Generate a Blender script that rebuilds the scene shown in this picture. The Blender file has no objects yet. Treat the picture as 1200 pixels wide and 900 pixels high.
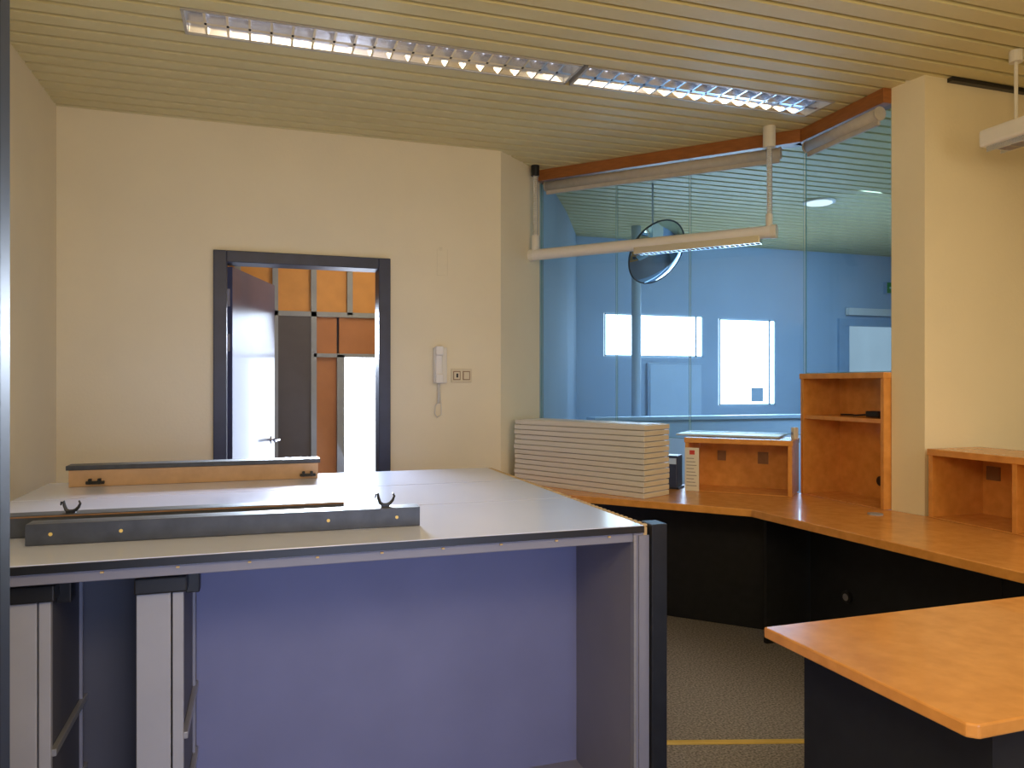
import bpy, bmesh, math, random
from mathutils import Vector, Matrix
random.seed(4)
C = bpy.context.scene.collection
try:
    bpy.context.scene.view_settings.view_transform = 'Standard'
except Exception: pass
EYE = 1.38; CEIL = 2.86

# ---------------- materials ----------------
def mat(name, col, rough=0.5, metal=0.0, var=0.06, scale=8.0, bump=0.0, bscale=120.0, col2=None, spec=0.5, coat=0.0, stretch=None):
    m = bpy.data.materials.new(name); m.use_nodes = True
    nt = m.node_tree; n = nt.nodes; l = nt.links
    b = n['Principled BSDF']
    b.inputs['Roughness'].default_value = rough
    b.inputs['Metallic'].default_value = metal
    b.inputs['Specular IOR Level'].default_value = spec
    b.inputs['Coat Weight'].default_value = coat
    tc = n.new('ShaderNodeTexCoord'); src = tc.outputs['Object']
    if stretch:
        mp = n.new('ShaderNodeMapping'); mp.inputs['Scale'].default_value = stretch
        l.new(src, mp.inputs['Vector']); src = mp.outputs['Vector']
    nz = n.new('ShaderNodeTexNoise'); nz.inputs['Scale'].default_value = scale; nz.inputs['Detail'].default_value = 5
    l.new(src, nz.inputs['Vector'])
    r = n.new('ShaderNodeValToRGB')
    r.color_ramp.elements[0].position = 0.3; r.color_ramp.elements[1].position = 0.7
    c1 = tuple(max(0, c*(1-var)) for c in col) + (1,)
    c2 = (tuple(col2) if col2 else tuple(min(1, c*(1+var)) for c in col)) + (1,)
    r.color_ramp.elements[0].color = c1; r.color_ramp.elements[1].color = c2
    l.new(nz.outputs['Fac'], r.inputs['Fac']); l.new(r.outputs['Color'], b.inputs['Base Color'])
    if bump > 0:
        n2 = n.new('ShaderNodeTexNoise'); n2.inputs['Scale'].default_value = bscale; n2.inputs['Detail'].default_value = 3
        l.new(src, n2.inputs['Vector'])
        bp = n.new('ShaderNodeBump'); bp.inputs['Strength'].default_value = bump; bp.inputs['Distance'].default_value = 0.01
        l.new(n2.outputs['Fac'], bp.inputs['Height']); l.new(bp.outputs['Normal'], b.inputs['Normal'])
    return m
def emis(name, col, s):
    m = bpy.data.materials.new(name); m.use_nodes = True
    nt = m.node_tree; nt.nodes.clear()
    o = nt.nodes.new('ShaderNodeOutputMaterial'); e = nt.nodes.new('ShaderNodeEmission')
    e.inputs['Color'].default_value = tuple(col)+(1,)
    nz = nt.nodes.new('ShaderNodeTexNoise'); nz.inputs['Scale'].default_value = 2.0
    mr = nt.nodes.new('ShaderNodeMapRange'); mr.inputs['To Min'].default_value = s*0.8; mr.inputs['To Max'].default_value = s*1.2
    nt.links.new(nz.outputs['Fac'], mr.inputs['Value']); nt.links.new(mr.outputs['Result'], e.inputs['Strength'])
    nt.links.new(e.outputs['Emission'], o.inputs['Surface']); return m
def glassmat(name, tint):
    m = bpy.data.materials.new(name); m.use_nodes = True
    nt = m.node_tree; nt.nodes.clear(); n = nt.nodes
    o = n.new('ShaderNodeOutputMaterial'); t = n.new('ShaderNodeBsdfTransparent'); g = n.new('ShaderNodeBsdfGlossy'); mx = n.new('ShaderNodeMixShader')
    t.inputs['Color'].default_value = tuple(tint)+(1,); g.inputs['Roughness'].default_value = 0.03
    lw = n.new('ShaderNodeLayerWeight'); lw.inputs['Blend'].default_value = 0.5
    p = n.new('ShaderNodeMath'); p.operation = 'POWER'; p.inputs[1].default_value = 4.0
    q = n.new('ShaderNodeMath'); q.operation = 'MULTIPLY_ADD'; q.inputs[1].default_value = 0.35; q.inputs[2].default_value = 0.03
    nt.links.new(lw.outputs['Facing'], p.inputs[0]); nt.links.new(p.outputs[0], q.inputs[0])
    nt.links.new(q.outputs[0], mx.inputs['Fac']); nt.links.new(t.outputs[0], mx.inputs[1]); nt.links.new(g.outputs[0], mx.inputs[2])
    nt.links.new(mx.outputs[0], o.inputs['Surface']); return m

M = {}
M['wall'] = mat('wall_plaster', (0.86,0.765,0.55), 0.85, var=0.04, scale=1.5, bump=0.08, bscale=60)
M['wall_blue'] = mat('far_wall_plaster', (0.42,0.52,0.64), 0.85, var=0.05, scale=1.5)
M['slat'] = mat('ceiling_slat_enamel', (0.74,0.65,0.35), 0.5, var=0.03, scale=2.0, spec=0.3)
M['slatgap'] = mat('ceiling_gap', (0.010,0.008,0.004), 0.95, spec=0.1)
M['carpet'] = mat('carpet', (0.16,0.15,0.155), 0.95, var=0.25, scale=110, bump=0.3, bscale=400, col2=(0.50,0.47,0.475))
M['orange'] = mat('orange_birch_laminate', (0.70,0.295,0.062), 0.27, var=0.06, scale=18, col2=(0.80,0.36,0.088), coat=0.3)
M['dark'] = mat('anthracite_board', (0.015,0.017,0.024), 0.5, var=0.15, scale=20, spec=0.3)
M['dark_frame'] = mat('anthracite_frame', (0.030,0.038,0.075), 0.4, var=0.15, scale=10)
M['leaf'] = mat('door_leaf_laminate', (0.07,0.08,0.16), 0.30, var=0.1, scale=6, coat=0.2)
M['white'] = mat('white_laminate', (0.72,0.77,1.0), 0.17, var=0.02, scale=3)
M['cabinner'] = mat('cabinet_inside_blue_lit', (0.18,0.19,0.34), 0.6, var=0.05, scale=5)  # blue daylight and shade put into the panel colour
M['cabgrey'] = mat('cabinet_side_grey', (0.22,0.22,0.29), 0.55, var=0.05, scale=5)
M['cabdark'] = mat('cabinet_dark_sheet', (0.085,0.085,0.11), 0.55, var=0.05, scale=5)
M['alu'] = mat('brushed_aluminium', (0.38,0.38,0.40), 0.4, metal=0.5, var=0.05, stretch=(1,1,30))
M['railgrey'] = mat('grey_rail', (0.23,0.23,0.29), 0.45, var=0.04)
M['lightgrey'] = mat('light_grey_metal', (0.36,0.36,0.40), 0.4, var=0.04)
M['rawwood'] = mat('raw_wood', (0.58,0.41,0.20), 0.7, var=0.2, scale=30)
M['mdf'] = mat('brown_mdf', (0.28,0.15,0.07), 0.7, var=0.12, scale=30)
M['tan'] = mat('tan_board_face', (0.58,0.37,0.22), 0.6, var=0.08, scale=20)
M['slate'] = mat('slate_grey_board', (0.055,0.062,0.08), 0.45, var=0.2, scale=25)
M['black'] = mat('black_plastic', (0.012,0.012,0.014), 0.4)
M['rimgrey'] = mat('dark_mirror_rim', (0.05,0.07,0.09), 0.4)
M['plastic'] = mat('white_plastic', (0.80,0.76,0.67), 0.35, var=0.03)
M['beige'] = mat('beige_plastic', (0.74,0.64,0.44), 0.4, var=0.03)
M['panel'] = mat('cream_board', (0.80,0.76,0.69), 0.45, var=0.02, scale=2)
M['lamp'] = mat('lamp_enamel', (0.84,0.81,0.76), 0.3, var=0.02)
M['lampframe'] = mat('lamp_frame_grey', (0.50,0.47,0.42), 0.35, var=0.02)
M['pale'] = mat('pale_blue_enamel', (0.54,0.65,0.76), 0.4, var=0.02)
M['mirror'] = mat('polished_louvre', (0.88,0.88,0.92), 0.16, metal=1.0, var=0.02)
M['cmirror'] = mat('convex_mirror_glass', (0.70,0.84,0.95), 0.03, metal=1.0, var=0.01)
M['trimwood'] = mat('orange_wood_trim', (0.34,0.12,0.03), 0.4, var=0.15, scale=14, stretch=(1,1,6))
M['blind'] = mat('grey_blind_fabric', (0.50,0.46,0.41), 0.7, var=0.06, scale=30)
M['glass'] = glassmat('partition_glass', (0.82,0.91,0.945))
M['glassedge'] = mat('green_glass_edge', (0.20,0.42,0.42), 0.2, var=0.1)
M['bluewin'] = emis('bright_daylight_pane', (0.82,0.92,1.0), 6.0)
M['skyglow'] = emis('hall_daylight_pane', (0.82,0.89,1.0), 8.0)
M['dim'] = emis('dim_daylight_pane', (0.50,0.65,0.80), 0.75)
M['tube'] = emis('fluorescent_tube_added_glow', (0.95,0.97,1.0), 3.0)  # glow added to brighten the louvres; these lights are mostly unlit
M['roundlamp'] = emis('round_lamp_glow', (0.85,0.95,1.0), 1.5)
M['hallorange'] = mat('hall_orange_panel', (0.70,0.34,0.10), 0.6, var=0.06)
M['hallbrown'] = mat('hall_brown_panel', (0.48,0.20,0.08), 0.6, var=0.06)
M['hallgrey'] = mat('hall_grey_frame', (0.30,0.33,0.38), 0.5)
M['halldark'] = mat('hall_dark_panel', (0.10,0.09,0.10), 0.6)
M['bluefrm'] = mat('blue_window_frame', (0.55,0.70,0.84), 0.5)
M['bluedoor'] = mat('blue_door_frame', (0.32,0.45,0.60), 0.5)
M['green'] = emis('green_sign', (0.02,0.20,0.07), 0.30)
M['red'] = mat('red_print', (0.6,0.05,0.03), 0.5)
M['paper'] = mat('paper', (0.80,0.73,0.57), 0.7, var=0.02)
M['ink'] = mat('grey_ink', (0.3,0.26,0.2), 0.7)
M['brass'] = mat('brass_strip', (0.80,0.58,0.16), 0.5, metal=0.0, var=0.1)
M['steel'] = mat('steel', (0.65,0.65,0.66), 0.25, metal=1.0)
M['stain'] = mat('wall_patch', (0.80,0.71,0.50), 0.85, var=0.05, scale=12)

# ---------------- mesh helpers ----------------
LOCAL=set()
class MB:
    def __init__(s): s.bm = bmesh.new()
    def box(s, x0,x1,y0,y1,z0,z1):
        if x0>x1: x0,x1=x1,x0
        if y0>y1: y0,y1=y1,y0
        if z0>z1: z0,z1=z1,z0
        v=[s.bm.verts.new(p) for p in [(x0,y0,z0),(x1,y0,z0),(x1,y1,z0),(x0,y1,z0),(x0,y0,z1),(x1,y0,z1),(x1,y1,z1),(x0,y1,z1)]]
        for f in [(0,3,2,1),(4,5,6,7),(0,1,5,4),(1,2,6,5),(2,3,7,6),(3,0,4,7)]: s.bm.faces.new([v[i] for i in f])
        return s
    def prism(s, pts, z0, z1):
        a=[s.bm.verts.new((p[0],p[1],z0)) for p in pts]; b=[s.bm.verts.new((p[0],p[1],z1)) for p in pts]
        n=len(pts)
        s.bm.faces.new(a[::-1]); s.bm.faces.new(b)
        for i in range(n): s.bm.faces.new([a[i],a[(i+1)%n],b[(i+1)%n],b[i]])
        return s
    def obox(s, p0, p1, w0, w1, z0, z1):   # slab along p0->p1, w0..w1 measured to the left
        d=Vector((p1[0]-p0[0],p1[1]-p0[1])).normalized(); n=Vector((-d.y,d.x))
        P=[(p0[0]+n.x*w0,p0[1]+n.y*w0),(p1[0]+n.x*w0,p1[1]+n.y*w0),(p1[0]+n.x*w1,p1[1]+n.y*w1),(p0[0]+n.x*w1,p0[1]+n.y*w1)]
        return s.prism(P,z0,z1)
    def extr(s, prof, xs):
        x0,x1=xs
        a=[s.bm.verts.new((x0,p[0],p[1])) for p in prof]; b=[s.bm.verts.new((x1,p[0],p[1])) for p in prof]
        n=len(prof); s.bm.faces.new(a[::-1]); s.bm.faces.new(b)
        for i in range(n): s.bm.faces.new([a[i],a[(i+1)%n],b[(i+1)%n],b[i]])
        return s
    def tube(s, pts, r, seg=10, cap=True):
        pts=[Vector(p) for p in pts]; rings=[]
        rr=r if isinstance(r,(list,tuple)) else [r]*len(pts)
        up=None
        for i,p in enumerate(pts):
            t=(pts[min(i+1,len(pts)-1)]-pts[max(i-1,0)]).normalized()
            if up is None:
                up=Vector((0,0,1)) if abs(t.z)<0.9 else Vector((1,0,0))
            u=(up-t*up.dot(t)).normalized(); w=t.cross(u); up=u
            rings.append([s.bm.verts.new(p+u*math.cos(2*math.pi*k/seg)*rr[i]+w*math.sin(2*math.pi*k/seg)*rr[i]) for k in range(seg)])
        for a,b in zip(rings,rings[1:]):
            for k in range(seg): s.bm.faces.new([a[k],a[(k+1)%seg],b[(k+1)%seg],b[k]])
        if cap: s.bm.faces.new(rings[0][::-1]); s.bm.faces.new(rings[-1])
        return s
    def build(s, name, m, parent=None, off=None, bevel=0.0, smooth=False, loc=None):
        bmesh.ops.recalc_face_normals(s.bm, faces=s.bm.faces)
        if off is None and parent is not None:
            r=parent
            while r.parent: r=r.parent
            off=Vector((0,0,0)) if r.name in LOCAL else r.location
        if loc is not None: off=Vector(loc)
        if off is not None: bmesh.ops.translate(s.bm, verts=s.bm.verts, vec=-Vector(off))
        me=bpy.data.meshes.new(name); s.bm.to_mesh(me); s.bm.free()
        me.materials.append(M[m])
        if smooth:
            for p in me.polygons: p.use_smooth=True
        o=bpy.data.objects.new(name, me); C.objects.link(o)
        if loc is not None: o.location=loc
        if parent: o.parent=parent
        if bevel>0:
            b=o.modifiers.new('bevel','BEVEL'); b.width=bevel; b.segments=2; b.limit_method='ANGLE'
        return o
def tag(o,label,cat,group=None):
    o['label']=label; o['category']=cat
    if group: o['group']=group
    return o
def thing(name,label,cat,loc,rotz=0,group=None,local=False):
    o=bpy.data.objects.new(name,None); C.objects.link(o); o.location=loc; o.rotation_euler=(0,0,rotz); o.empty_display_size=0.1
    if local: LOCAL.add(o.name)
    return tag(o,label,cat,group)
def struct(name,mb,m,bevel=0.0,parent=None):
    o=mb.build(name,m,parent,bevel=bevel)
    if parent is None: o['kind']='structure'
    return o

# ---------------- setting ----------------
struct('floor', MB().box(-1.3,8.6,-1.6,8.6,-0.08,0), 'carpet')
LX0,LX1=-0.30,2.86; LY0,LY1=3.25,3.47
mb=MB()
def slat(mb,y,x0,x1):
    a=0.0445; z=CEIL
    mb.extr([(y-a,z+0.018),(y-a+0.004,z),(y+a-0.004,z),(y+a,z+0.018),(y+a,z+0.020),(y-a,z+0.020)],(x0,x1))
for k in range(-48,52):
    yc=LY0+0.055+0.11*k
    if yc<-1.55 or yc>7.1: continue
    if k in (0,1):
        slat(mb,yc,-1.3,LX0); slat(mb,yc,LX1,8.5)
    else: slat(mb,yc,-1.3,8.5)
ceil_o=struct('ceiling', mb, 'slat')
g=MB()
z0,z1=CEIL+0.03,CEIL+0.06
g.box(-1.3,8.6,-1.6,LY0,z0,z1).box(-1.3,8.6,LY1,8.6,z0,z1).box(-1.3,LX0,LY0,LY1,z0,z1).box(LX1,8.6,LY0,LY1,z0,z1)
g.build('ceiling_backing','slatgap',ceil_o)

D=4.6
struct('wall_left', MB().box(-1.15,-1.03,-1.6,D+0.12,0,CEIL+0.02), 'wall')
struct('wall_back', MB().box(-1.03,-0.251,D,D+0.12,0,CEIL+0.02).box(0.746,1.45,D,D+0.12,0,CEIL+0.02).box(-0.251,0.746,D,D+0.12,2.136,CEIL+0.02), 'wall')
struct('wall_corner', MB().obox((1.45,4.6),(1.85,4.97),0.0,0.12,0,CEIL+0.02), 'wall')
struct('wall_right', MB().prism([(2.998,3.01),(3.02,2.83),(4.4,2.83),(4.4,3.01)],0,CEIL+0.02), 'wall')
struct('wall_far_side', MB().box(4.4,4.5,-1.6,2.83,0,CEIL+0.02), 'wall')
struct('wall_front', MB().box(-1.15,4.5,-1.6,-1.5,0,CEIL+0.02), 'wall')
struct('wall_outer', MB().box(-1.3,-1.2,4.72,6.6,0,CEIL).box(1.75,1.85,5.0,6.6,0,CEIL), 'wall')
px0,px1,pz0,pz1=1.035,1.105,2.05,2.215; e=0.004
struct('trim_1', MB().box(px0,px0+e,4.598,4.6,pz0,pz1).box(px1-e,px1,4.598,4.6,pz0,pz1).box(px0,px1,4.598,4.6,pz0,pz0+e).box(px0,px0+0.03,4.598,4.6,pz1-e,pz1).box(px0+0.015,px0+0.035,4.597,4.6,pz1-0.01,pz1+0.012), 'stain')

# door in the back wall
df=MB().box(-0.251,-0.180,4.575,4.735,0,2.136).box(0.676,0.746,4.575,4.735,0,2.136).box(-0.18,0.676,4.575,4.735,2.07,2.136)
door=struct('door_1', df, 'dark_frame', bevel=0.004)
h0=Vector((-0.172,4.70)); h1=Vector((0.075,5.50))
leaf=MB().obox(h0,h1,-0.02,0.02,0.01,2.06).build('door_leaf','leaf',door)
dd=(h1-h0).normalized(); nn=Vector((dd.y,-dd.x))
hp=h0+dd*0.77
mb=MB(); a=hp+nn*0.02; b=hp+nn*0.07; c_=b-dd*0.11
mb.tube([(a.x,a.y,1.0),(b.x,b.y,1.0)],0.009).tube([(b.x,b.y,1.0),(c_.x,c_.y,1.0)],0.009)
mb.tube([(a.x,a.y,1.0),(a.x+nn.x*0.006,a.y+nn.y*0.006,1.0)],0.026,16)
mb.build('door_handle','steel',leaf)
for z in (1.62,1.88): MB().tube([(-0.178,4.69,z-0.05),(-0.178,4.69,z+0.05)],0.012).build('hinge','railgrey',door)

# hall beyond the door
Yh=6.4
hw=struct('wall_hall', MB().box(-1.3,1.85,Yh+0.08,Yh+0.12,0,CEIL), 'halldark')
fr=MB()
for x in (-0.46,-0.17,0.115,0.415,0.705,0.975,1.3): fr.box(x-0.022,x+0.022,Yh-0.02,Yh+0.08,0 if x!=0.705 else 1.95,CEIL)
fr.box(-1.2,1.75,Yh-0.02,Yh+0.08,1.93,1.97).box(0.415,0.975,Yh-0.02,Yh+0.08,1.60,1.63).box(0.60,0.66,Yh-0.02,Yh+0.08,0,1.62)
fr.build('frame','hallgrey',hw)
for (x0,x1) in ((-1.1,-0.48),(-0.44,-0.19),(-0.15,0.093),(0.137,0.393),(0.437,0.683),(0.727,0.953),(0.997,1.278)):
    MB().box(x0,x1,Yh+0.02,Yh+0.07,1.97,2.84).build('upper_panel','hallorange',hw)
MB().box(0.137,0.393,Yh-0.01,Yh+0.07,0,1.93).build('dark_panel','halldark',hw)
MB().box(0.437,0.60,Yh+0.02,Yh+0.07,0,1.93).build('brown_panel','hallbrown',hw)
MB().box(0.62,0.953,Yh+0.02,Yh+0.07,1.63,1.93).build('brown_panel','hallbrown',hw)
struct('window_5', MB().box(0.66,0.953,Yh+0.03,Yh+0.06,0.02,1.60), 'skyglow')

# open door leaf at the left edge beside the camera
d2=struct('door_2', MB().box(-1.02,-0.275,0.98,1.02,0.01,2.08), 'dark', bevel=0.003)
MB().tube([(-0.36,0.98,1.02),(-0.36,0.92,1.02),(-0.47,0.92,1.02)],0.009).build('door_handle','steel',d2)

# ---------------- glass partition ----------------
G0=Vector((1.86,4.97)); G1=Vector((3.030,3.685)); G2=Vector((3.0,3.01))
def gp(s): return G0+(G1-G0)*s
wz=2.79
segs=[(gp(0.0),gp(0.322),1.04),(gp(0.327),gp(0.605),1.04),(gp(0.610),gp(0.997),1.085),(G1+Vector((0,-0.006)),G2,1.445)]
for i,(a,b,z0) in enumerate(segs):
    w=struct('window_%d'%(i+1), MB().obox(a,b,0.0,0.004,z0,wz), 'glass')
    d=(b-a).normalized()
    e=MB().obox(a-d*0.001,a+d*0.002,-0.001,0.005,z0,wz).obox(b-d*0.002,b+d*0.001,-0.001,0.005,z0,wz).obox(a,b,-0.001,0.005,z0-0.004,z0)
    e.build('glass_edge','glassedge',w)
struct('trim_2', MB().obox(gp(-0.01),G1+Vector((-0.02,0.0)),-0.05,0.05,2.785,CEIL), 'trimwood', bevel=0.003)
struct('trim_3', MB().obox(G1+Vector((0,0.03)),G2,-0.05,0.05,2.785,CEIL), 'trimwood', bevel=0.003)
def blind(a,b,label):
    mid=(a+b)/2; t=thing('roller_blind',label,'blind',(mid.x,mid.y,2.66),0,'rolled-up blinds above the glass')
    d=(b-a).normalized(); o=Vector((d.y,-d.x))
    if o.x+o.y>0: o=-o
    A=a+o*0.04+d*0.03; B=b+o*0.04-d*0.03
    MB().tube([(A.x,A.y,2.742),(B.x,B.y,2.742)],0.033,16).build('roll','blind',t,smooth=True)
    MB().obox(A,B,-0.008,0.008,2.685,2.712).build('bottom_bar','blind',t,bevel=0.002)
    MB().tube([(A.x,A.y,2.742),(A.x-d.x*0.008,A.y-d.y*0.008,2.742)],0.036,16).build('end_cap','blind',t)
    MB().tube([(B.x,B.y,2.742),(B.x+d.x*0.008,B.y+d.y*0.008,2.742)],0.036,16).build('end_cap','blind',t)
blind(gp(0.02),gp(0.94),'long grey rolled-up roller blind under the wooden beam over three glass panes')
blind(G1+Vector((0,-0.05)),G2+Vector((0,0.01)),'short grey rolled-up roller blind beside the cream pillar')

# ---------------- reception desk ----------------
WT=0.75; WB=WT+0.0012
rd=thing('reception_desk','long angled orange-topped desk with dark panels running under the glass partition','desk',(2.5,3.2,0))
MB().prism([(1.46,4.22),(2.34,3.24),(2.42,1.87),(2.42,1.3),(3.36,1.3),(3.36,2.825),(3.015,2.825),(2.99,3.03),(2.96,3.72),(1.85,4.93),(1.46,4.58)],WT-0.038,WT).build('desk_top','orange',rd,bevel=0.004)
MB().obox((1.62,4.72),(2.78,3.50),0,0.02,0,WT-0.04).build('modesty_panel','dark',rd,bevel=0.002)
MB().box(2.55,2.84,3.40,3.425,0,WT-0.04).build('support_panel','dark',rd,bevel=0.002)
MB().obox((2.82,3.39),(2.86,2.301),0,0.02,0,WT-0.04).build('modesty_panel','dark',rd,bevel=0.002)
MB().obox((2.86,2.299),(2.88,1.35),0,0.02,0,WT-0.04).build('modesty_panel','dark',rd,bevel=0.002)
o=MB().tube([(2.83,3.12,0.30),(2.815,3.12,0.30)],0.032,20).build('cable_outlet','black',rd)
MB().tube([(2.816,3.12,0.30),(2.812,3.12,0.30)],0.018,16).build('outlet_cover','railgrey',o)
MB().tube([(2.82,2.93,WT),(2.82,2.93,WT+0.005)],0.035,24).build('cable_cap','lightgrey',rd)

def open_box(name,label,cat,loc,rot,w,dep,h,divs=(),shelves=(),th=0.022):
    t=thing(name,label,cat,loc,rot,local=True)
    MB().box(0,th,0,dep,0,h-th).build('side_panel','orange',t,bevel=0.001)
    MB().box(w-th,w,0,dep,0,h-th).build('side_panel','orange',t,bevel=0.001)
    MB().box(-0.004,w+0.004,-0.006,dep,h-th,h+0.008).build('top_board','orange',t,bevel=0.002)
    MB().box(th,w-th,0.0,dep,0,0.004).build('bottom_board','orange',t)
    MB().box(th,w-th,dep-0.015,dep,0.004,h-th).build('back_panel','orange',t)
    for d in divs: MB().box(d,d+th,0,dep-0.015,0.004,h-th).build('divider','orange',t,bevel=0.001)
    for s in shelves: MB().box(th,w-th,0.01,dep-0.015,s,s+th).build('shelf','orange',t,bevel=0.001)
    return t
lowb=open_box('shelf_box','low orange open shelf box with a blue-white counter top, beside the board stack','shelf',(2.39,3.95,WB),math.radians(-46),0.60,0.29,0.305)
MB().box(0.13,0.18,0.268,0.275,0.16,0.22).build('outlet','mdf',lowb)
MB().box(0.37,0.43,0.268,0.275,0.15,0.22).build('outlet','mdf',lowb)
tall=open_box('shelf_box','tall orange open shelf box with one shelf beside the pillar','shelf',(2.955,3.63,WB),math.radians(-90),0.615,0.27,0.68,shelves=(0.43,))
MB().tube([(0.335,0.255,0.10),(0.335,0.249,0.10)],0.027,20).build('cable_grommet','black',tall)
rt=open_box('shelf_box','low orange open pigeonhole box on the worktop in front of the cream wall','shelf',(3.0,2.79,WB),math.radians(-90),1.30,0.33,0.315,divs=(0.42,0.84))
MB().box(0.045,0.115,0.308,0.315,0.17,0.235).build('outlet','mdf',rt)
tag(MB().obox((2.37,4.05),(2.79,3.62),0.06,0.40,1.0665,1.078).build('counter_top','pale',loc=(2.75,3.9,1.0665),bevel=0.002),'pale blue-white counter slab lying on the low shelf box under the glass','counter top')
struct('wall_sill', MB().obox(gp(0.0),gp(0.38),0.0,0.03,0.0,1.034), 'hallgrey')
t=thing('door_buzzer','small white buzzer box fixed to the left edge of the tall shelf box','buzzer',(2.93,3.64,1.06))
MB().box(2.915,2.945,3.635,3.665,1.06,1.13).build('housing','plastic',t,bevel=0.004)
MB().tube([(2.915,3.65,1.095),(2.910,3.65,1.095)],0.008).build('button','lightgrey',t)
t=thing('adapter','small black adapter with cable on the upper shelf of the tall box','adapter',(3.08,3.26,WT+0.454))
MB().box(3.05,3.11,3.15,3.24,WT+0.4545,WT+0.487).build('housing','black',t,bevel=0.006)
MB().tube([(3.07,3.24,WT+0.467),(3.06,3.32,WT+0.460),(3.10,3.38,WT+0.460),(3.07,3.44,WT+0.460)],0.005,8).build('cable','black',t,smooth=True)
t=thing('paper_card','white printed card with red mark standing at left of the low shelf box','card',(2.39,3.95,WT),math.radians(-46),local=True)
MB().box(0.002,0.085,-0.012,-0.009,0.001,0.255).build('sheet','paper',t)
MB().box(0.03,0.06,-0.014,-0.012,0.215,0.24).build('red_mark','red',t)
mb=MB()
for i in range(9): mb.box(0.012,0.072-0.008*(i%3),-0.0135,-0.012,0.03+0.02*i,0.034+0.02*i)
mb.build('printed_lines','ink',t)
t=thing('desk_device','dark upright desk device between the board stack and the low shelf box','device',(2.37,4.05,WT))
MB().obox((2.305,4.06),(2.365,3.998),0,0.12,WT+0.002,WT+0.20).build('housing','dark_frame',t,bevel=0.006)
MB().obox((2.312,4.05),(2.360,4.000),-0.003,0.0005,WT+0.15,WT+0.185).build('display','pale',t)
MB().obox((2.298,4.067),(2.372,3.99),-0.004,0.13,WT+0.0005,WT+0.012).build('foot','black',t)

# ---------------- stack of boards ----------------
ang=math.atan2(0.893,-0.45); NB=13; first=None
for i in range(NB):
    th=0.0272; z=WT+0.0008+i*0.0312
    if i==0: lab='cream laminated board at the bottom of the stack on the worktop'
    elif i==NB-1: lab='cream laminated board lying topmost on the stack on the worktop'
    else: lab='cream laminated shelf board in the middle of the stack on the worktop'
    if first is None:
        o=MB().box(0,1.0,-0.245,0,0,th).box(0.02,0.96,-0.225,-0.02,-0.0003+th,0.0309).build('shelf_board','panel',bevel=0.002); first=o
        e=MB().box(-0.0015,0.0,-0.243,-0.002,0.003,th-0.003).build('edge_band','beige',o,off=Vector((0,0,0)))
    else:
        o=first.copy(); C.objects.link(o); e2=e.copy(); C.objects.link(e2); e2.parent=o
    j=random.uniform(-0.004,0.004)
    o.location=(1.995+j,3.72+j*0.6,z); o.rotation_euler=(0,0,ang+random.uniform(-0.004,0.004))
    tag(o,lab,'board','stacked cream boards on the worktop')

# ---------------- near desk ----------------
t=thing('desk','near orange-topped desk with a dark body in the foreground at right','desk',(1.8,1.36,0))
MB().prism([(1.245,1.075),(1.262,1.06),(2.36,1.06),(2.36,1.665),(1.24,1.665)],0.722,0.75).build('desk_top','orange',t,bevel=0.004)
MB().box(1.33,1.352,1.09,1.62,0.0,0.722).build('side_panel','dark',t)
MB().box(1.352,2.3,1.09,1.11,0.0,0.722).build('front_panel','dark',t)
MB().box(2.28,2.30,1.11,1.62,0.0,0.722).build('side_panel','dark',t)
MB().box(1.352,2.28,1.58,1.60,0.25,0.722).build('back_panel','dark',t)
tag(MB().obox((1.22,2.66),(2.55,2.25),-0.013,0.013,0.0,0.008).build('floor_strip','brass',loc=(1.9,2.45,0),bevel=0.002),'narrow brass-coloured strip lying across the carpet','strip')

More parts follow.
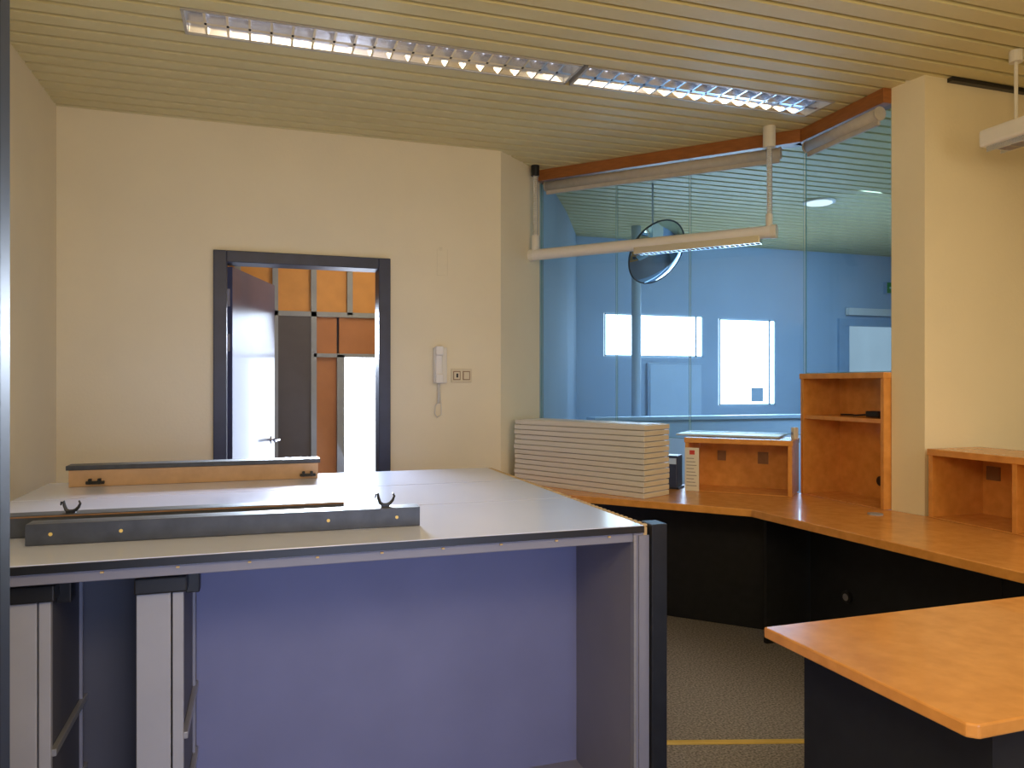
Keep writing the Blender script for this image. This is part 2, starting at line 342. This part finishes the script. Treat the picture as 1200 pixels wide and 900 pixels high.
# ---------------- lying cabinets ----------------
CX0,CX1=-0.87,1.12; H=0.95
def cabinet(y0,dep,label,front):
    t=thing('cabinet',label,'cabinet',((CX0+CX1)/2,y0+dep/2,0.0),0,'cabinets lying on their sides')
    y1=y0+dep
    MB().box(CX0,CX1-0.012,y0,y1,H-0.024,H).build('side_panel','white',t,bevel=0.001)
    MB().box(CX0,CX1,y0,y1,0.0,0.035).build('side_panel','cabgrey',t)
    MB().box(CX0,CX0+0.025,y0,y1,0.035,H-0.024).build('end_panel','cabgrey',t)
    MB().box(CX1-0.045,CX1-0.012,y0,y1,0.035,H-0.024).build('end_panel','cabgrey',t)
    MB().box(CX0+0.025,CX1-0.045,y0+0.44,y0+0.452,0.035,H-0.024).build('back_panel','cabinner',t)
    mb=MB(); n=int(dep/0.032)
    mb.box(CX1-0.012,CX1,y0,y1,0.035,H-0.006)
    dj=mb.build('joint_strip','rawwood',t)
    for i in range(n):
        yy=y0+0.01+i*0.032; MB().box(CX1-0.014,CX1+0.006,yy,yy+0.016,H-0.0055,H+0.001).build('dowel','rawwood',dj)
    MB().box(CX0,CX1-0.012,y0-0.006,y0,H-0.022,H-0.002).build('front_edge','black',t)
    if front:
        MB().box(CX0+0.025,CX1-0.045,y0+0.004,y0+0.03,H-0.050,H-0.024).build('front_rail','railgrey',t,bevel=0.002)
        MB().box(CX1-0.046,CX1-0.038,y0-0.003,y0+0.02,0.035,H-0.03).build('edge_profile','alu',t)
        MB().box(CX1-0.03,CX1+0.004,y0-0.006,y0-0.001,0.0,H-0.03).build('edge_profile','railgrey',t)
        MB().box(CX1+0.007,CX1+0.058,y0-0.02,y0+0.05,0.0,H+0.004).build('plinth_board','dark',t,bevel=0.002)
        for i in range(9):
            xx=CX0+0.5+i*0.17; MB().box(xx,xx+0.008,y0-0.002,y0+0.01,H-0.031,H-0.0265).build('shelf_pin','rawwood',t)
        for (xa,xb) in ((-0.585,-0.488),(-0.298,-0.188)):
            yf=y0+0.055
            dr=MB().box(xa,xb-0.03,yf,yf+0.016,0.05,0.845).box(xb-0.026,xb,yf,yf+0.02,0.05,0.845).build('pull_out','lightgrey',t,bevel=0.002)
            MB().box(xb-0.012,xb-0.004,yf+0.02,yf+0.37,0.05,0.84).build('side_sheet','cabdark',dr)
            for z in (0.46,0.26): MB().box(xb-0.004,xb+0.010,yf+0.01,yf+0.37,z,z+0.018).build('runner','alu',dr,bevel=0.002)
            MB().box(xb-0.004,xb+0.004,yf+0.33,yf+0.345,0.06,0.83).build('upright_rail','railgrey',dr)
            MB().box(xa-0.004,xb+0.010,yf-0.012,yf+0.05,0.847,0.888).build('bracket','black',dr,bevel=0.004)
            MB().box(xb+0.002,xb+0.036,yf+0.04,yf+0.09,0.83,0.885).build('bracket_hook','black',dr,bevel=0.003)
            MB().tube([(xb+0.004,yf+0.03,0.87),(xb+0.025,yf+0.2,0.885),(xb+0.008,yf+0.36,0.865)],0.006,8).build('guide_rod','black',dr,smooth=True)
        MB().box(CX0+0.025,-0.185,y0+0.425,y0+0.437,0.036,H-0.026).build('added_dark_sheet','cabdark',t)  # added sheet that only darkens the gap between the uprights
    return t
cabinet(2.07,0.59,'white-topped cabinet lying on its side, nearest, with its open inside, tinted as in blue daylight, facing forward',True)
cabinet(2.668,0.545,'white-topped cabinet lying on its side between the nearest and the farthest',False)
cabinet(3.221,0.53,'white-topped cabinet lying on its side, farthest, nearest the cream back wall',False)

def clip(x,y,z,parent,s=1.0):
    P=[(-.030,.026),(-.028,.038),(-.022,.040),(-.020,.026),(-.015,.011),(-.006,.005),(.006,.005),(.015,.009),(.023,.018),(.028,.030),(.024,.040)]
    rr=[.0022,.003,.0038,.0045,.005,.005,.005,.0048,.0042,.0034,.0024]
    MB().tube([(x+p[0]*s,y,z+p[1]*s) for p in P],rr,8).box(x-0.012,x+0.012,y-0.007,y+0.007,z-0.001,z+0.007).build('clip','black',parent)
t=thing('plinth_board','short brown board with slate edge and two dark clips lying farthest back on the cabinets','board',(-0.25,3.60,H),0,'loose plinth boards on the cabinets')
MB().box(-0.755,0.25,3.57,3.588,H+0.001,H+0.07).build('board','tan',t,bevel=0.001)
MB().box(-0.765,0.26,3.565,3.66,H+0.071,H+0.09).build('slate_edge','slate',t,bevel=0.002)
MB().box(-0.755,0.25,3.63,3.65,H+0.001,H+0.071).build('slate_side','slate',t)
for x in (-0.69,0.17):
    MB().box(x,x+0.07,3.555,3.57,H+0.012,H+0.024).box(x+0.01,x+0.022,3.55,3.57,H+0.012,H+0.035).box(x+0.045,x+0.057,3.55,3.57,H+0.012,H+0.035).build('clip','black',t,bevel=0.002)
t=thing('plinth_board','long slate-grey board with an upright black clip lying nearest the front edge','board',(-0.06,2.30,H),math.radians(-2.0),'loose plinth boards on the cabinets',local=True)
MB().box(-0.53,0.52,-0.01,0.01,0.001,0.058).box(-0.53,0.52,0.01,0.055,0.042,0.058).build('board','slate',t,bevel=0.0015)
MB().box(-0.53,0.52,0.0555,0.0575,0.044,0.057).build('raw_edge','mdf',t)
clip(0.42,0.03,0.058,t)
for x in (-0.47,-0.30,0.25,0.45): MB().tube([(x,-0.0105,0.03),(x,-0.012,0.03)],0.005,10).build('screw','brass',t)
t=thing('plinth_board','slate-grey board with raw brown edge lying just behind the nearest long board','board',(-0.25,2.46,H),math.radians(-1),'loose plinth boards on the cabinets',local=True)
MB().box(-0.52,0.50,-0.03,-0.012,0.001,0.062).box(-0.52,0.50,-0.012,0.04,0.046,0.062).build('board','slate',t,bevel=0.0015)
MB().box(-0.5,0.50,-0.0325,-0.0305,0.056,0.06).build('raw_edge','mdf',t)
clip(-0.264,-0.005,0.062,t,0.85)

# ---------------- wall phone & switch ----------------
t=thing('intercom_handset','white wall intercom handset with coiled cord beside the door','intercom',(1.052,4.59,1.37))
MB().box(1.01,1.095,4.572,4.598,1.385,1.605).build('base','plastic',t,bevel=0.006)
mb=MB(); mb.box(1.018,1.062,4.555,4.572,1.40,1.60).box(1.016,1.064,4.532,4.56,1.555,1.612).box(1.016,1.064,4.532,4.56,1.385,1.44)
mb.build('handset','lamp',t,bevel=0.006)
pts=[(1.045+0.007*math.cos(k*1.1),4.585+0.006*math.sin(k*1.1),1.385-0.0014*k) for k in range(90)]
pts+= [(1.045-0.02,4.588,1.25),(1.02,4.588,1.20),(1.035,4.588,1.175),(1.06,4.588,1.19),(1.062,4.588,1.23),(1.05,4.588,1.38)]
MB().tube(pts,0.0035,6).build('cord','plastic',t,smooth=True)
t=thing('switch_plate','beige double switch plate with dark buttons beside the intercom','switch',(1.19,4.595,1.39))
MB().box(1.125,1.255,4.588,4.599,1.39,1.475).build('plate','beige',t,bevel=0.003)
MB().box(1.137,1.182,4.585,4.588,1.405,1.46).build('frame','mdf',t)
MB().box(1.142,1.177,4.582,4.585,1.41,1.455).build('rocker','beige',t)
MB().box(1.155,1.167,4.580,4.582,1.42,1.445).build('button','black',t)
MB().box(1.198,1.243,4.585,4.588,1.405,1.46).build('frame','mdf',t)
MB().box(1.203,1.238,4.582,4.585,1.41,1.455).build('rocker','beige',t)

# ---------------- recessed louvre lights ----------------
def recessed(x0,x1,label):
    y0,y1=LY0,LY1; zc=CEIL; ym=(y0+y1)/2
    t=thing('ceiling_light',label,'light',((x0+x1)/2,ym,zc),0,'recessed louvre lights in the ceiling')
    MB().box(x0,x1,y0-0.006,y0+0.006,zc-0.004,zc+0.07).box(x0,x1,y1-0.006,y1+0.006,zc-0.004,zc+0.07).box(x0,x0+0.012,y0,y1,zc-0.004,zc+0.07).box(x1-0.012,x1,y0,y1,zc-0.004,zc+0.07).box(x0,x1,y0,y1,zc+0.09,zc+0.095).build('frame','lampframe',t)
    mb=MB(); n=int((x1-x0)/0.085)
    for i in range(1,n):
        xx=x0+(x1-x0)*i/n
        mb.extr([(y0+0.01,zc),(y1-0.01,zc),(y1-0.01,zc+0.045),(y0+0.01,zc+0.045)],(xx-0.005,xx+0.005))
    for (ya,yb) in ((y0+0.009,y0+0.03),(y1-0.009,y1-0.03)):
        mb.extr([(ya,zc+0.002),(yb,zc+0.06),(yb+0.001,zc+0.06),(ya+0.001,zc+0.002)],(x0+0.014,x1-0.014))
    mb.extr([(ym-.01,zc),(ym+.01,zc),(ym+.015,zc+0.045),(ym-.015,zc+0.045)],(x0+0.014,x1-0.014))
    mb.build('louvre','mirror',t)
    for yt in (ym-0.052,ym+0.052):
        MB().tube([(x0+0.05,yt,zc+0.068),(x1-0.05,yt,zc+0.068)],0.013,12).build('tube','tube',t,smooth=True)
recessed(-0.30,1.425,'longer recessed louvre light in the slatted ceiling above the cabinets')
recessed(1.45,2.86,'shorter recessed louvre light in the slatted ceiling toward the glass partition')

# ---------------- pendant lights ----------------
def helix(x,y,z0,z1,r,turns):
    n=int(turns*10); return [(x+r*math.cos(2*math.pi*k/10),y+r*math.sin(2*math.pi*k/10),z0+(z1-z0)*k/n) for k in range(n+1)]
A=Vector((1.75,4.86)); B=Vector((2.80,3.66)); zp=2.255; d=(B-A).normalized()
t=thing('pendant_light','white tubular pendant light hanging in front of the glass partition','light',((A.x+B.x)/2,(A.y+B.y)/2,zp),0)
MB().tube([(A.x,A.y,zp),(B.x,B.y,zp)],0.037,20).build('housing','lamp',t,bevel=0.002)
mb=MB(); s0=A+d*0.75; s1=B-d*0.08; L=(s1-s0).length; n=26
for i in range(n+1):
    p=s0+d*(L*i/n); mb.obox(p,p+d*0.003,-0.03,0.03,zp-0.062,zp-0.03)
mb.obox(s0,s1,-0.034,-0.030,zp-0.062,zp-0.02).obox(s0,s1,0.030,0.034,zp-0.062,zp-0.02)
mb.build('louvre','mirror',t)
for P in (A,B):
    q=P+d*(0.02 if P is A else -0.02)
    e0=P-d*0.012 if P is A else P+d*0.012
    MB().tube([(q.x,q.y,zp),(e0.x,e0.y,zp)],0.041,20).build('end_cap','plastic',t)
for P,off in ((A,0.03),(B,-0.03)):
    q=P+d*off
    MB().tube(helix(q.x,q.y,zp+0.03,CEIL-0.10 if P is B else CEIL-0.05,0.011,42),0.0045,6).build('coiled_cord','plastic',t,smooth=True)
    MB().tube([(q.x+0.018,q.y,zp+0.03),(q.x+0.018,q.y,CEIL-0.02)],0.003,6).build('suspension_rod','lightgrey',t)
q=B-d*0.03; MB().tube([(q.x,q.y,CEIL-0.12),(q.x,q.y,CEIL)],0.035,20).build('ceiling_mount','plastic',t)
MB().tube([(q.x,q.y,zp+0.02),(q.x,q.y,zp+0.10)],0.02,16).build('bracket','plastic',t)
q=A+d*0.03; MB().tube([(q.x,q.y,CEIL-0.07),(q.x,q.y,CEIL)],0.028,20).build('ceiling_mount','black',t)
MB().tube([(q.x,q.y,zp+0.02),(q.x,q.y,zp+0.13)],0.026,16).build('bracket','plastic',t)

t=thing('pendant_light','white boxy pendant light cut by the right picture edge','light',(3.17,2.2,2.45),0)
MB().box(3.12,3.24,1.4,2.63,2.46,2.54).build('housing','lamp',t,bevel=0.012)
mb=MB()
for i in range(20): mb.box(3.14,3.22,1.45+i*0.058,1.453+i*0.058,2.435,2.46)
mb.box(3.135,3.14,1.43,2.6,2.435,2.46).box(3.22,3.225,1.43,2.6,2.435,2.46)
mb.build('louvre','mirror',t)
MB().tube([(3.19,2.5,2.54),(3.19,2.5,CEIL)],0.008,8).build('suspension_rod','plastic',t)
MB().tube([(3.19,2.5,CEIL-0.05),(3.19,2.5,CEIL)],0.028,16).build('ceiling_mount','plastic',t)
MB().tube([(3.19,1.6,2.54),(3.19,1.6,CEIL)],0.008,8).build('suspension_rod','plastic',t)
struct('trim_4', MB().box(3.16,4.4,2.80,2.83,CEIL-0.02,CEIL), 'black')

# ---------------- far room behind the glass ----------------
FY=7.0
wf=MB()
wf.box(2.9,3.30,FY,FY+0.12,0,CEIL).box(3.30,4.445,FY,FY+0.12,0,1.67).box(3.30,4.445,FY,FY+0.12,2.09,CEIL)
wf.box(4.445,4.643,FY,FY+0.12,0,CEIL).box(4.643,5.358,FY,FY+0.12,0,1.15).box(4.643,5.358,FY,FY+0.12,2.08,CEIL)
wf.box(5.358,6.2,FY,FY+0.12,0,CEIL).box(6.2,7.3,FY,FY+0.12,2.12,CEIL).box(7.3,8.6,FY,FY+0.12,0,CEIL)
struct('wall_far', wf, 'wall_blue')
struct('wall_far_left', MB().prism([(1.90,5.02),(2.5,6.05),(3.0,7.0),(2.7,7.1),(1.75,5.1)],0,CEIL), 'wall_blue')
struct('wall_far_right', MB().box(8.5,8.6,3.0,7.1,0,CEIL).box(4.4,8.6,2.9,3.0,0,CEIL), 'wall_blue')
def fwin(i,x0,x1,z0,z1,bars):
    w=struct('window_%d'%i, MB().box(x0,x1,FY-0.002,FY+0.02,z0,z1), 'bluewin')
    mb=MB(); e=0.015
    mb.box(x0,x0+e,FY-0.012,FY-0.003,z0,z1).box(x1-e,x1,FY-0.012,FY-0.003,z0,z1).box(x0,x1,FY-0.012,FY-0.003,z0,z0+e).box(x0,x1,FY-0.012,FY-0.003,z1-e,z1)
    for b in bars: mb.box(b-0.010,b+0.010,FY-0.012,FY-0.003,z0,z1)
    mb.build('window_frame','bluefrm',w)
    return w
fwin(6,3.30,4.445,1.66,2.10,(4.36,)); w7=fwin(7,4.643,5.358,1.15,2.08,(5.28,))
MB().box(5.05,5.2,FY-0.008,FY-0.004,1.19,1.34).build('frosted_sticker','pale',w7)
dr=struct('door_3', MB().box(6.2,6.28,FY-0.03,FY+0.1,0,2.12).box(7.22,7.3,FY-0.03,FY+0.1,0,2.12).box(6.28,7.22,FY-0.03,FY+0.1,2.04,2.12).box(6.28,7.22,FY-0.01,FY+0.08,0,0.25).box(6.28,6.36,FY-0.01,FY+0.08,0.25,2.04), 'bluedoor')
MB().box(6.36,7.22,FY+0.03,FY+0.05,0.25,2.04).build('door_pane','dim',dr)
MB().box(6.3,7.15,FY-0.07,FY-0.02,2.16,2.24).build('door_closer','lamp',dr)
tag(MB().box(2.75,5.3,5.98,6.10,0,1.06).box(2.72,5.33,5.95,6.13,1.06,1.09).build('low_partition','pale',loc=(4.0,6.04,0)),'long low white ledge in the room beyond the glass','ledge')
tag(MB().tube([(3.35,6.4,0),(3.35,6.4,CEIL)],0.045,20).build('column','pale',loc=(3.35,6.4,0),smooth=True),'slim round white column beyond the glass partition','column')
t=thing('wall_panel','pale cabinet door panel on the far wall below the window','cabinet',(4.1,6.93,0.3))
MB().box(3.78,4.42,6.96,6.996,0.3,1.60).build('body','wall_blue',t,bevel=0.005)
MB().box(3.80,4.40,6.95,6.96,0.32,1.58).build('door','pale',t,bevel=0.003)
t=thing('ceiling_lamp','round glowing lamp in the slatted ceiling beyond the glass','light',(4.30,5.06,CEIL-0.03))
MB().tube([(4.30,5.06,CEIL-0.012),(4.30,5.06,CEIL)],0.125,28).build('ring','lamp',t)
MB().tube([(4.30,5.06,CEIL-0.02),(4.30,5.06,CEIL-0.011)],0.10,28).build('diffuser','roundlamp',t)
t=thing('exit_sign','small green exit sign high on the far wall beyond the glass','sign',(7.0,6.95,2.42))
MB().box(6.85,7.18,6.95,6.995,2.42,2.56).build('housing','bluedoor',t)
MB().box(6.86,7.17,6.945,6.95,2.43,2.55).build('face','green',t)
mb=MB(); mb.box(6.89,6.99,6.942,6.945,2.48,2.50).box(7.05,7.11,6.942,6.945,2.45,2.53); mb.build('arrow_mark','pale',t)
# convex mirror
mc=Vector((2.76,4.95,2.345))
t=thing('convex_mirror','round convex security mirror with dark rim hanging beyond the glass','mirror',tuple(mc))
vd=Vector((-0.487,-0.873,0)); rt_=Vector((0.949,-0.315,0)); N=(vd*0.60+rt_*0.52+Vector((0,0,-0.45))).normalized()
u=N.cross(Vector((0,0,1))).normalized(); w=N.cross(u)
mb=MB(); R=0.25; rings=[]
for j in range(1,9):
    r=R*j/8; h=0.09*(1-(r/R)**2)
    rings.append([mb.bm.verts.new(mc+u*r*math.cos(2*math.pi*k/40)+w*r*math.sin(2*math.pi*k/40)+N*h) for k in range(40)])
c0=mb.bm.verts.new(mc+N*0.09)
for k in range(40): mb.bm.faces.new([c0,rings[0][k],rings[0][(k+1)%40]])
for a,b in zip(rings,rings[1:]):
    for k in range(40): mb.bm.faces.new([a[k],b[k],b[(k+1)%40],a[(k+1)%40]])
mb.build('mirror_dome','cmirror',t,smooth=True)
mb=MB(); mb.tube([mc+u*R*math.cos(2*math.pi*k/40)+w*R*math.sin(2*math.pi*k/40) for k in range(41)],0.006,8,cap=False)
mb.tube([mc-N*0.02,mc+N*0.002],R*0.97,40); mb.build('rim','rimgrey',t)
bk=mc-N*0.05
MB().tube([mc-N*0.02,bk],0.02,10).tube([(bk.x,bk.y,bk.z-0.01),(bk.x,bk.y,CEIL)],0.007,8).build('bracket_arm','bluefrm',t)

# ---------------- lights ----------------
def area(loc,target,size,e,col,sy=None,spread=180):
    l=bpy.data.lights.new('area','AREA'); l.energy=e; l.color=col; l.size=size
    if sy: l.shape='RECTANGLE'; l.size_y=sy
    l.spread=math.radians(spread)
    o=bpy.data.objects.new('area_light',l); C.objects.link(o); o.location=loc
    o.rotation_euler=(Vector(target)-Vector(loc)).to_track_quat('-Z','Y').to_euler(); return o
def point(loc,e,col,r=0.2):
    l=bpy.data.lights.new('point','POINT'); l.energy=e; l.color=col; l.shadow_soft_size=r
    o=bpy.data.objects.new('point_light',l); C.objects.link(o); o.location=loc
WARM=(1.0,0.79,0.49); BLUE=(0.45,0.60,1.0)
point((0.2,0.2,2.1),68,WARM,0.30)
point((2.3,1.2,2.45),8,(1.0,0.84,0.58),0.3)  # added warm fill, stands for no particular lamp
area((3.0,0.2,2.0),(2.4,2.2,0.6),0.8,9,(1.0,0.88,0.70),spread=110)
area((0.6,-1.2,0.8),(0.2,2.3,0.5),1.4,8,BLUE,0.8,spread=70)
area((4.6,6.6,1.9),(4.0,4.0,1.0),2.4,32,(0.44,0.67,1.0),1.0,spread=120)
area((5.2,4.6,2.5),(4.8,7.0,1.2),1.6,26,(0.44,0.67,1.0),1.0,spread=120)  # added blue fill to brighten the far wall, no lamp hangs here
area((0.8,6.2,1.1),(0.1,5.1,0.8),0.5,7,(0.6,0.72,1.0),1.0)
area((0.45,5.7,1.75),(0.2,2.9,0.9),0.5,20,(0.70,0.82,1.0),0.3,spread=50)  # added cool fill through the doorway onto the cabinet tops
point((0.9,5.3,2.4),13,(1.0,0.8,0.55),0.2)
w=bpy.data.worlds.new('World'); bpy.context.scene.world=w; w.use_nodes=True
w.node_tree.nodes['Background'].inputs['Color'].default_value=(0.6,0.7,1,1); w.node_tree.nodes['Background'].inputs['Strength'].default_value=0.3

cam=bpy.data.cameras.new('camera'); co=bpy.data.objects.new('camera',cam); C.objects.link(co)
co.location=(0,0,EYE); co.rotation_euler=(math.radians(90),0,math.radians(-18.34))
cam.sensor_width=36; cam.lens=890/1200*36; cam.clip_start=0.02
bpy.context.scene.camera=co
